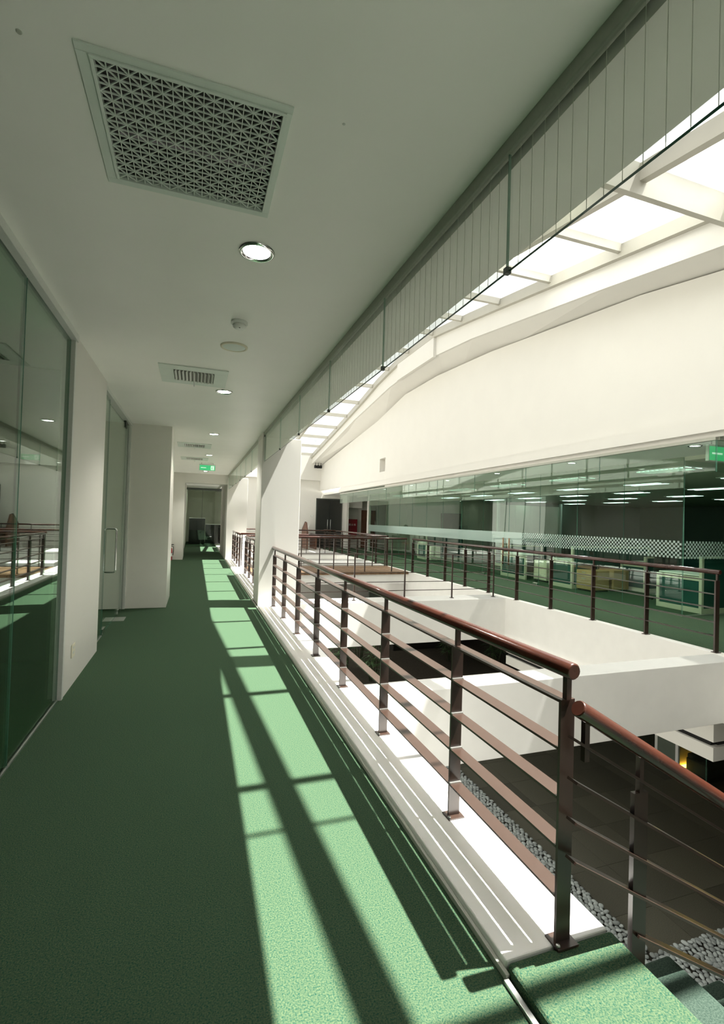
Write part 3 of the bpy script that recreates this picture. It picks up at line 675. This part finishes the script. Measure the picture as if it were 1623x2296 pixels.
part(t, 'cover_plate', MB().box(6.12, 6.28, 26.485, 26.499, 1.72, 1.82), 'frame', .004); part(t, 'rocker', MB().box(6.17, 6.23, 26.478, 26.486, 1.745, 1.795), 'plastic', .003)
t = thing('hose_cabinet', 'deep red fire hose cabinet with white characters', 'cabinet', (8.6, 26.3, .55))
part(t, 'body', MB().box(8.12, 8.80, 26.2, 26.5, .55, 1.66), 'redc', .006)
dr = part(t, 'door', MB().box(8.15, 8.77, 26.185, 26.2, .58, 1.63), 'redc', .004)
part(dr, 'latch', MB().box(8.18, 8.24, 26.17, 26.185, 1.5, 1.56), 'alu')
try:
    for i_, ch in enumerate('消火栓'):
        cu = bpy.data.curves.new('glyph', 'FONT'); cu.body = ch; cu.size = .13; cu.extrude = .002
        tmp = bpy.data.objects.new('glyph', cu); COL.objects.link(tmp)
        bpy.context.view_layer.update(); dg = bpy.context.evaluated_depsgraph_get()
        gm = bpy.data.meshes.new_from_object(tmp.evaluated_get(dg)); bpy.data.objects.remove(tmp)
        gm.materials.clear(); gm.materials.append(M['white'])
        if len(gm.vertices):
            g = link('white_character', gm, dr, Vector((8.27+i_*.155, 26.182, 1.30))-wloc(dr)); g.rotation_euler = (math.pi/2, 0, 0)
except Exception as e_: print('glyph', e_)
# rising stair balustrade near the end wall
t = thing('stair_balustrade', 'dark stepped balustrade of a stair near the far end wall', 'balustrade', (5.6, 25.3, 0))
part(t, 'side_panel', MB().prism_x([(25.0, .0), (26.4, .0), (26.4, .95), (25.6, 1.42), (25.35, 1.42), (25.0, .9)], 5.62, 5.68), 'door')
part(t, 'side_panel', MB().prism_x([(25.0, .0), (26.4, .0), (26.4, .8), (25.0, .8)], 6.1, 6.16), 'door')
part(t, 'cap_rail', MB().bar((5.65, 25.6, 1.44), (5.65, 26.4, .97), .08, .03), 'brown')
# ================================================================== OFFICE FURNITURE
def workstation(loc, lab, flip=1, wide=1.6, deep=.75, pedestal='cream', screen=1.1):
    x, y, z = loc; t = thing('workstation', lab, 'desk', (x+wide/2, y+deep/2*flip, z))
    Y0, Y1 = sorted((y, y+deep*flip))
    part(t, 'worktop', MB().box(x, x+wide, Y0, Y1, z+.71, z+.74), 'paper', .006)
    yb = y
    # framed partition at the y side and at the x side
    for nm, bx_ in (('partition_panel', (x+.04, x+wide-.04, yb-.015, yb+.015)), ):
        part(t, nm, MB().box(bx_[0], bx_[1], bx_[2], bx_[3], z+.10, z+screen-.04), 'teal', .004)
    part(t, 'partition_panel', MB().box(x-.015, x+.015, Y0+.04, Y1-.04, z+.10, z+.62), 'teal', .004)
    for px0, py0, h in ((x, yb, screen), (x+wide, yb, screen), (x, Y1 if yb == Y0 else Y0, .70)): part(t, 'frame_post', MB().box(px0-.03, px0+.03, py0-.03, py0+.03, z, z+h), 'cream', .004)
    part(t, 'frame_rail', MB().box(x, x+wide, yb-.028, yb+.028, z+screen-.04, z+screen), 'cream', .004)
    part(t, 'frame_rail', MB().box(x, x+wide, yb-.028, yb+.028, z, z+.10), 'cream', .004)
    part(t, 'frame_rail', MB().box(x-.028, x+.028, Y0, Y1, z, z+.10), 'cream', .004)
    part(t, 'frame_rail', MB().box(x-.028, x+.028, Y0, Y1, z+.62, z+.70), 'cream', .004)
    return t
def pedestal(loc, lab, m, w=.42, d=.55, h=.6):
    x, y, z = loc; t = thing('drawer_pedestal', lab, 'drawers', loc)
    part(t, 'body', MB().box(x-w/2, x+w/2, y-d/2, y+d/2, z+.04, z+h), m, .006)
    part(t, 'plinth', MB().box(x-w/2+.02, x+w/2-.02, y-d/2+.02, y+d/2-.02, z, z+.04), 'black')
    for k in range(3):
        dz = (h-.06)/3
        dr_ = part(t, 'drawer', MB().box(x-w/2-.014, x-w/2, y-d/2+.01, y+d/2-.01, z+.05+k*dz, z+.04+(k+1)*dz), m, .003)
        part(dr_, 'pull', MB().box(x-w/2-.024, x-w/2-.014, y-.06, y+.06, z+.04+(k+1)*dz-.04, z+.04+(k+1)*dz-.025), 'alu', base=loc)
def chair(loc, lab, m, rz):
    t = thing('office_chair', lab, 'chair', loc); x, y, z = loc
    bs = MB()
    for k in range(5):
        a = 2*math.pi*k/5; bs.bar((x, y, z+.09), (x+.28*math.cos(a), y+.28*math.sin(a), z+.06), .045, .03)
    part(t, 'star_base', bs, 'black')
    for k in range(5):
        a = 2*math.pi*k/5; part(t, 'castor', MB().tube([(x+.28*math.cos(a)-.02, y+.28*math.sin(a), z+.028), (x+.28*math.cos(a)+.02, y+.28*math.sin(a), z+.028)], .028, 10), 'black')
    part(t, 'gas_column', MB().tube([(x, y, z+.08), (x, y, z+.42)], .025, 10), 'darkmetal')
    R = Matrix.Rotation(rz, 3, 'Z')
    o = part(t, 'seat', MB().obox((x, y, z+.46), (.48, .47, .08), R), m, .03, seg=3)
    bc = Vector((x, y, z+.80)) + R @ Vector((0, .24, 0))
    o = part(t, 'backrest', MB().obox(bc, (.44, .07, .50), R @ Matrix.Rotation(math.radians(-8), 3, 'X')), m, .03, seg=3)
    part(t, 'back_support', MB().bar(Vector((x, y, z+.42)), bc-Vector((0, 0, .18)), .05, .02), 'black')
    for s in (-1, 1):
        c0 = Vector((x, y, 0))+R @ Vector((s*.27, .02, 0))
        part(t, 'armrest', MB().obox((c0.x, c0.y, z+.66), (.05, .26, .03), R).obox((c0.x, c0.y, z+.55), (.03, .05, .2), R), 'black', .006)
workstation((9.24, 13.0, .004), 'low workstation with teal panel left of the pale pedestals in the office', -1, 1.5, 1.15, screen=.95)
pedestal((9.65, 11.45, .004), 'pale drawer pedestal beside the teal panel behind the office glass', 'cream')
pedestal((10.25, 11.45, .004), 'second pale drawer pedestal deeper in the office', 'cream')
workstation((9.23, 9.98, .004), 'workstation with tall cream end post over the light wood pedestal', 1, 2.6, .8, screen=1.1)
pedestal((9.55, 9.62, .004), 'light wood pedestal beside the tall cream post', 'lightwood', .55, .5, .52)
pedestal((10.25, 9.65, .004), 'light wood pedestal behind the first wooden one', 'lightwood', .5, .5, .52)
workstation((9.22, 6.62, .004), 'workstation with teal panels by the glass corner at the right', 1, 3.0, .9, screen=1.1)
workstation((10.7, 9.1, .004), 'long white fronted desk behind the black office chair', 1, 3.2, .7, screen=.9)
workstation((9.4, 18.6, .004), 'distant workstation with cream frame behind the footbridge rail', 1, 1.8, .8, screen=1.05)
workstation((11.2, 15.4, .004), 'distant teal workstation behind the wooden pull handles', 1, 2.2, .8, screen=1.05)
pedestal((9.5, 18.2, .004), 'distant pale pedestal left of the glass door handles', 'cream')
chair((9.75, 7.92, .004), 'black office chair close behind the glass corner', 'seat', math.radians(150))
chair((10.9, 11.2, .004), 'maroon office chair behind the tall cream post', 'maroon', math.radians(200))
chair((10.7, 8.1, .004), 'black office chair at the long white desk', 'seat', math.radians(30))
# ================================================================== GROUND FLOOR THINGS
# reception: dark plinth, glass, bulkhead, amber strip
rc = thing('reception_bay', 'ground floor bay with dark floor and glowing amber strip along its back panel', 'reception', (11.9, 8.2, ZG))
part(rc, 'back_panel', MB().box(11.25, 16, 8.62, 8.7, ZG, -1.5), 'lightwood')
part(rc, 'amber_strip', MB().box(11.28, 15.5, 8.56, 8.60, ZG+.02, ZG+.08), 'amber', label='glowing amber strip light')
part(rc, 'floor_panel', MB().box(11.25, 16, 5.0, 8.62, ZG, ZG+.02), 'stone')
sf = thing('low_sofa', 'black low sofa inside the amber lit glass bay', 'sofa', (11.75, 8.15, ZG+.02))
part(sf, 'seat', MB().box(11.45, 12.5, 7.98, 8.42, ZG+.02, ZG+.22), 'seat', .03); part(sf, 'backrest', MB().box(11.45, 12.5, 8.36, 8.5, ZG+.1, ZG+.42), 'seat', .03)
for x_ in (11.42, 12.5): part(sf, 'armrest', MB().box(x_, x_+.1, 7.98, 8.5, ZG+.02, ZG+.32), 'seat', .02)
w5 = sgroup('window_5', 'reception glass on the ground floor')
for a, b in ((7.87, 8.5), (9.15, 10.6), (10.61, 12.6)): pane(w5, 'glass_pane', 11.195, 11.205, a, b, ZG+.01, -1.4, 'office')
for a, b in ((11.21, 12.6), (12.61, 14.5)): pane(w5, 'glass_pane', a, b, 7.855, 7.865, ZG+.01, -1.4, 'office', thin='y')
for y_ in (8.55, 9.1): part(w5, 'mullion', MB().box(11.17, 11.23, y_-.035, y_+.035, ZG, -1.4), 'plastic')
part(w5, 'solid_panel', MB().box(11.18, 11.22, 8.585, 9.065, ZG, -1.4), 'dkwall')
struct('wall_ground_back', MB().box(8.7, 16, 23.6, 23.7, ZG, -.85), 'dkwall')
# planting bed and plants seen between the cross beams
struct('planting_bed', MB().box(2.4, 13.5, 13.6, 23.5, ZG-.03, ZG+.06), 'bed', 'dark planting bed on the ground floor')
def plant(x, y, h, lab, seed):
    rd = random.Random(seed); t = thing('leafy_plant', lab, 'plant', (x, y, ZG+.06), 'dark leafy plants on the ground floor')
    lv = MB()
    for sidx in range(9):
        a = rd.random()*6.28; l = rd.uniform(.15, .45); hh = h*rd.uniform(.6, 1)
        p0 = Vector((x+.12*math.cos(a), y+.12*math.sin(a), ZG+.06)); p1 = Vector((x+l*math.cos(a), y+l*math.sin(a), ZG+hh))
        part(t, 'stem', MB().tube([p0, (p0+p1)/2+Vector((0, 0, .1)), p1], [.014, .011, .006], 6), 'stem')
        for k in range(13):
            c = p0.lerp(p1, rd.uniform(.45, 1)); b = rd.random()*6.28; L = rd.uniform(.28, .5); w = rd.uniform(.022, .04)
            d = Vector((math.cos(b), math.sin(b), rd.uniform(-.3, .35))).normalized(); s_ = d.cross(Vector((0, 0, 1))).normalized()*w
            n0 = len(lv.v); m_ = c+d*L*.5+Vector((0, 0, .03)); e_ = c+d*L+Vector((0, 0, -.06))
            lv.v += [tuple(c), tuple(m_+s_), tuple(e_), tuple(m_-s_)]; lv.face([n0, n0+1, n0+2, n0+3])
    part(t, 'foliage', lv, 'leaf', kind='stuff')
for k, (x, y, h, lab) in enumerate(((4.9, 16.6, 1.6, 'dark leafy plant nearest the column in the planting bed'), (5.6, 17.6, 1.7, 'second dark leafy plant from the left in the planting bed'), (6.2, 16.3, 1.4, 'low dark leafy plant at the front of the planting bed'), (6.6, 18.9, 1.8, 'tall dark leafy plant at the back of the planting bed'), (9.6, 21.3, 2.0, 'dark leafy plant behind the black block'), (10.2, 17.8, 1.2, 'dark leafy plant at the right of the planting bed'), (11.9, 17.0, 1.3, 'rightmost dark leafy plant in the planting bed'), (7.4, 21.6, 2.0, 'dark leafy plant farthest back in the planting bed'))): plant(x, y, h, lab, k)
t = thing('planter_block', 'black stone block among the plants on the ground floor', 'planter', (10.2, 20.2, ZG))
part(t, 'stone_body', MB().box(8.5, 12.0, 19.8, 20.6, ZG+.05, ZG+.75), 'stone', .02); part(t, 'soil', MB().box(8.6, 11.9, 19.9, 20.5, ZG+.74, ZG+.765), 'earth')
# pebble bed under the sill
struct('pebble_tray', MB().box(5.70, 6.08, 4.15, 10.3, ZG-.0, ZG+.012).box(6.08, 8.2, 4.15, 4.95, ZG, ZG+.012), 'earth', 'dark bed beneath the pebbles')
def peb_mesh(seed):
    rd = random.Random(seed); bm = bmesh.new(); bmesh.ops.create_icosphere(bm, subdivisions=2, radius=1)
    a, b, c_ = rd.uniform(.9, 1.15), rd.uniform(.62, .8), rd.uniform(.42, .58); ph = rd.random()*6
    for v in bm.verts:
        k = 1+.1*math.sin(v.co.x*2.3+ph)+.08*math.cos(v.co.y*3+ph); v.co = Vector((v.co.x*a*k, v.co.y*b*k, v.co.z*c_))
    me = bpy.data.meshes.new('pebble'); bm.to_mesh(me); bm.free(); me.polygons.foreach_set('use_smooth', [True]*len(me.polygons)); me.materials.append(M['pebble']); return me
PM = [peb_mesh(k) for k in range(6)]
spots = []
rp = random.Random(3)
def scatter(x0, x1, y0, y1, d):
    nx_ = int((x1-x0)/d); ny_ = int((y1-y0)/(d*.8))
    for j in range(ny_):
        for i in range(nx_): spots.append((x0+(i+.5+.5*(j % 2))*d+rp.uniform(-.012, .012), y0+(j+.5)*d*.8+rp.uniform(-.012, .012)))
scatter(5.72, 6.06, 4.95, 10.2, .078); scatter(5.72, 8.1, 4.2, 4.95, .078)
vis = [p for p in spots if (p[0] > 5.83 and p[1] > 4.95) or (p[1] <= 4.97 and p[0] < 7.6)]
vis.sort(key=lambda p: p[0]**2+p[1]**2 if p[1] > 4.4 else 1e3+p[0])
solo = set(vis[:290]); stuffm = MB()
for k, p in enumerate(spots):
    sz = rp.uniform(.036, .052); rz = rp.random()*6.28; zz = ZG+.03+rp.uniform(0, .018)
    if p in solo:
        o = link('pebble', PM[k % 6], None, (p[0], p[1], zz)); o.scale = (sz, sz, sz); o.rotation_euler = (rp.uniform(-.3, .3), rp.uniform(-.3, .3), rz)
        tag(o, 'smooth grey river pebble in the bed below the white sill', 'pebble', 'pebbles in the bed below the sill')
    else:
        R = Matrix.Rotation(rz, 3, 'Z'); me = PM[k % 6]; n0 = len(stuffm.v)
        stuffm.v += [tuple(R @ (v.co*sz)+Vector((p[0], p[1], zz))) for v in me.vertices]
        for f in me.polygons: stuffm.face([n0+i for i in f.vertices], True)
o = link('pebble_spread', stuffm.mesh('pebble_spread', 'pebble2', fix=False)); tag(o, 'grey river pebbles filling the rest of the bed', 'pebbles', kind='stuff')
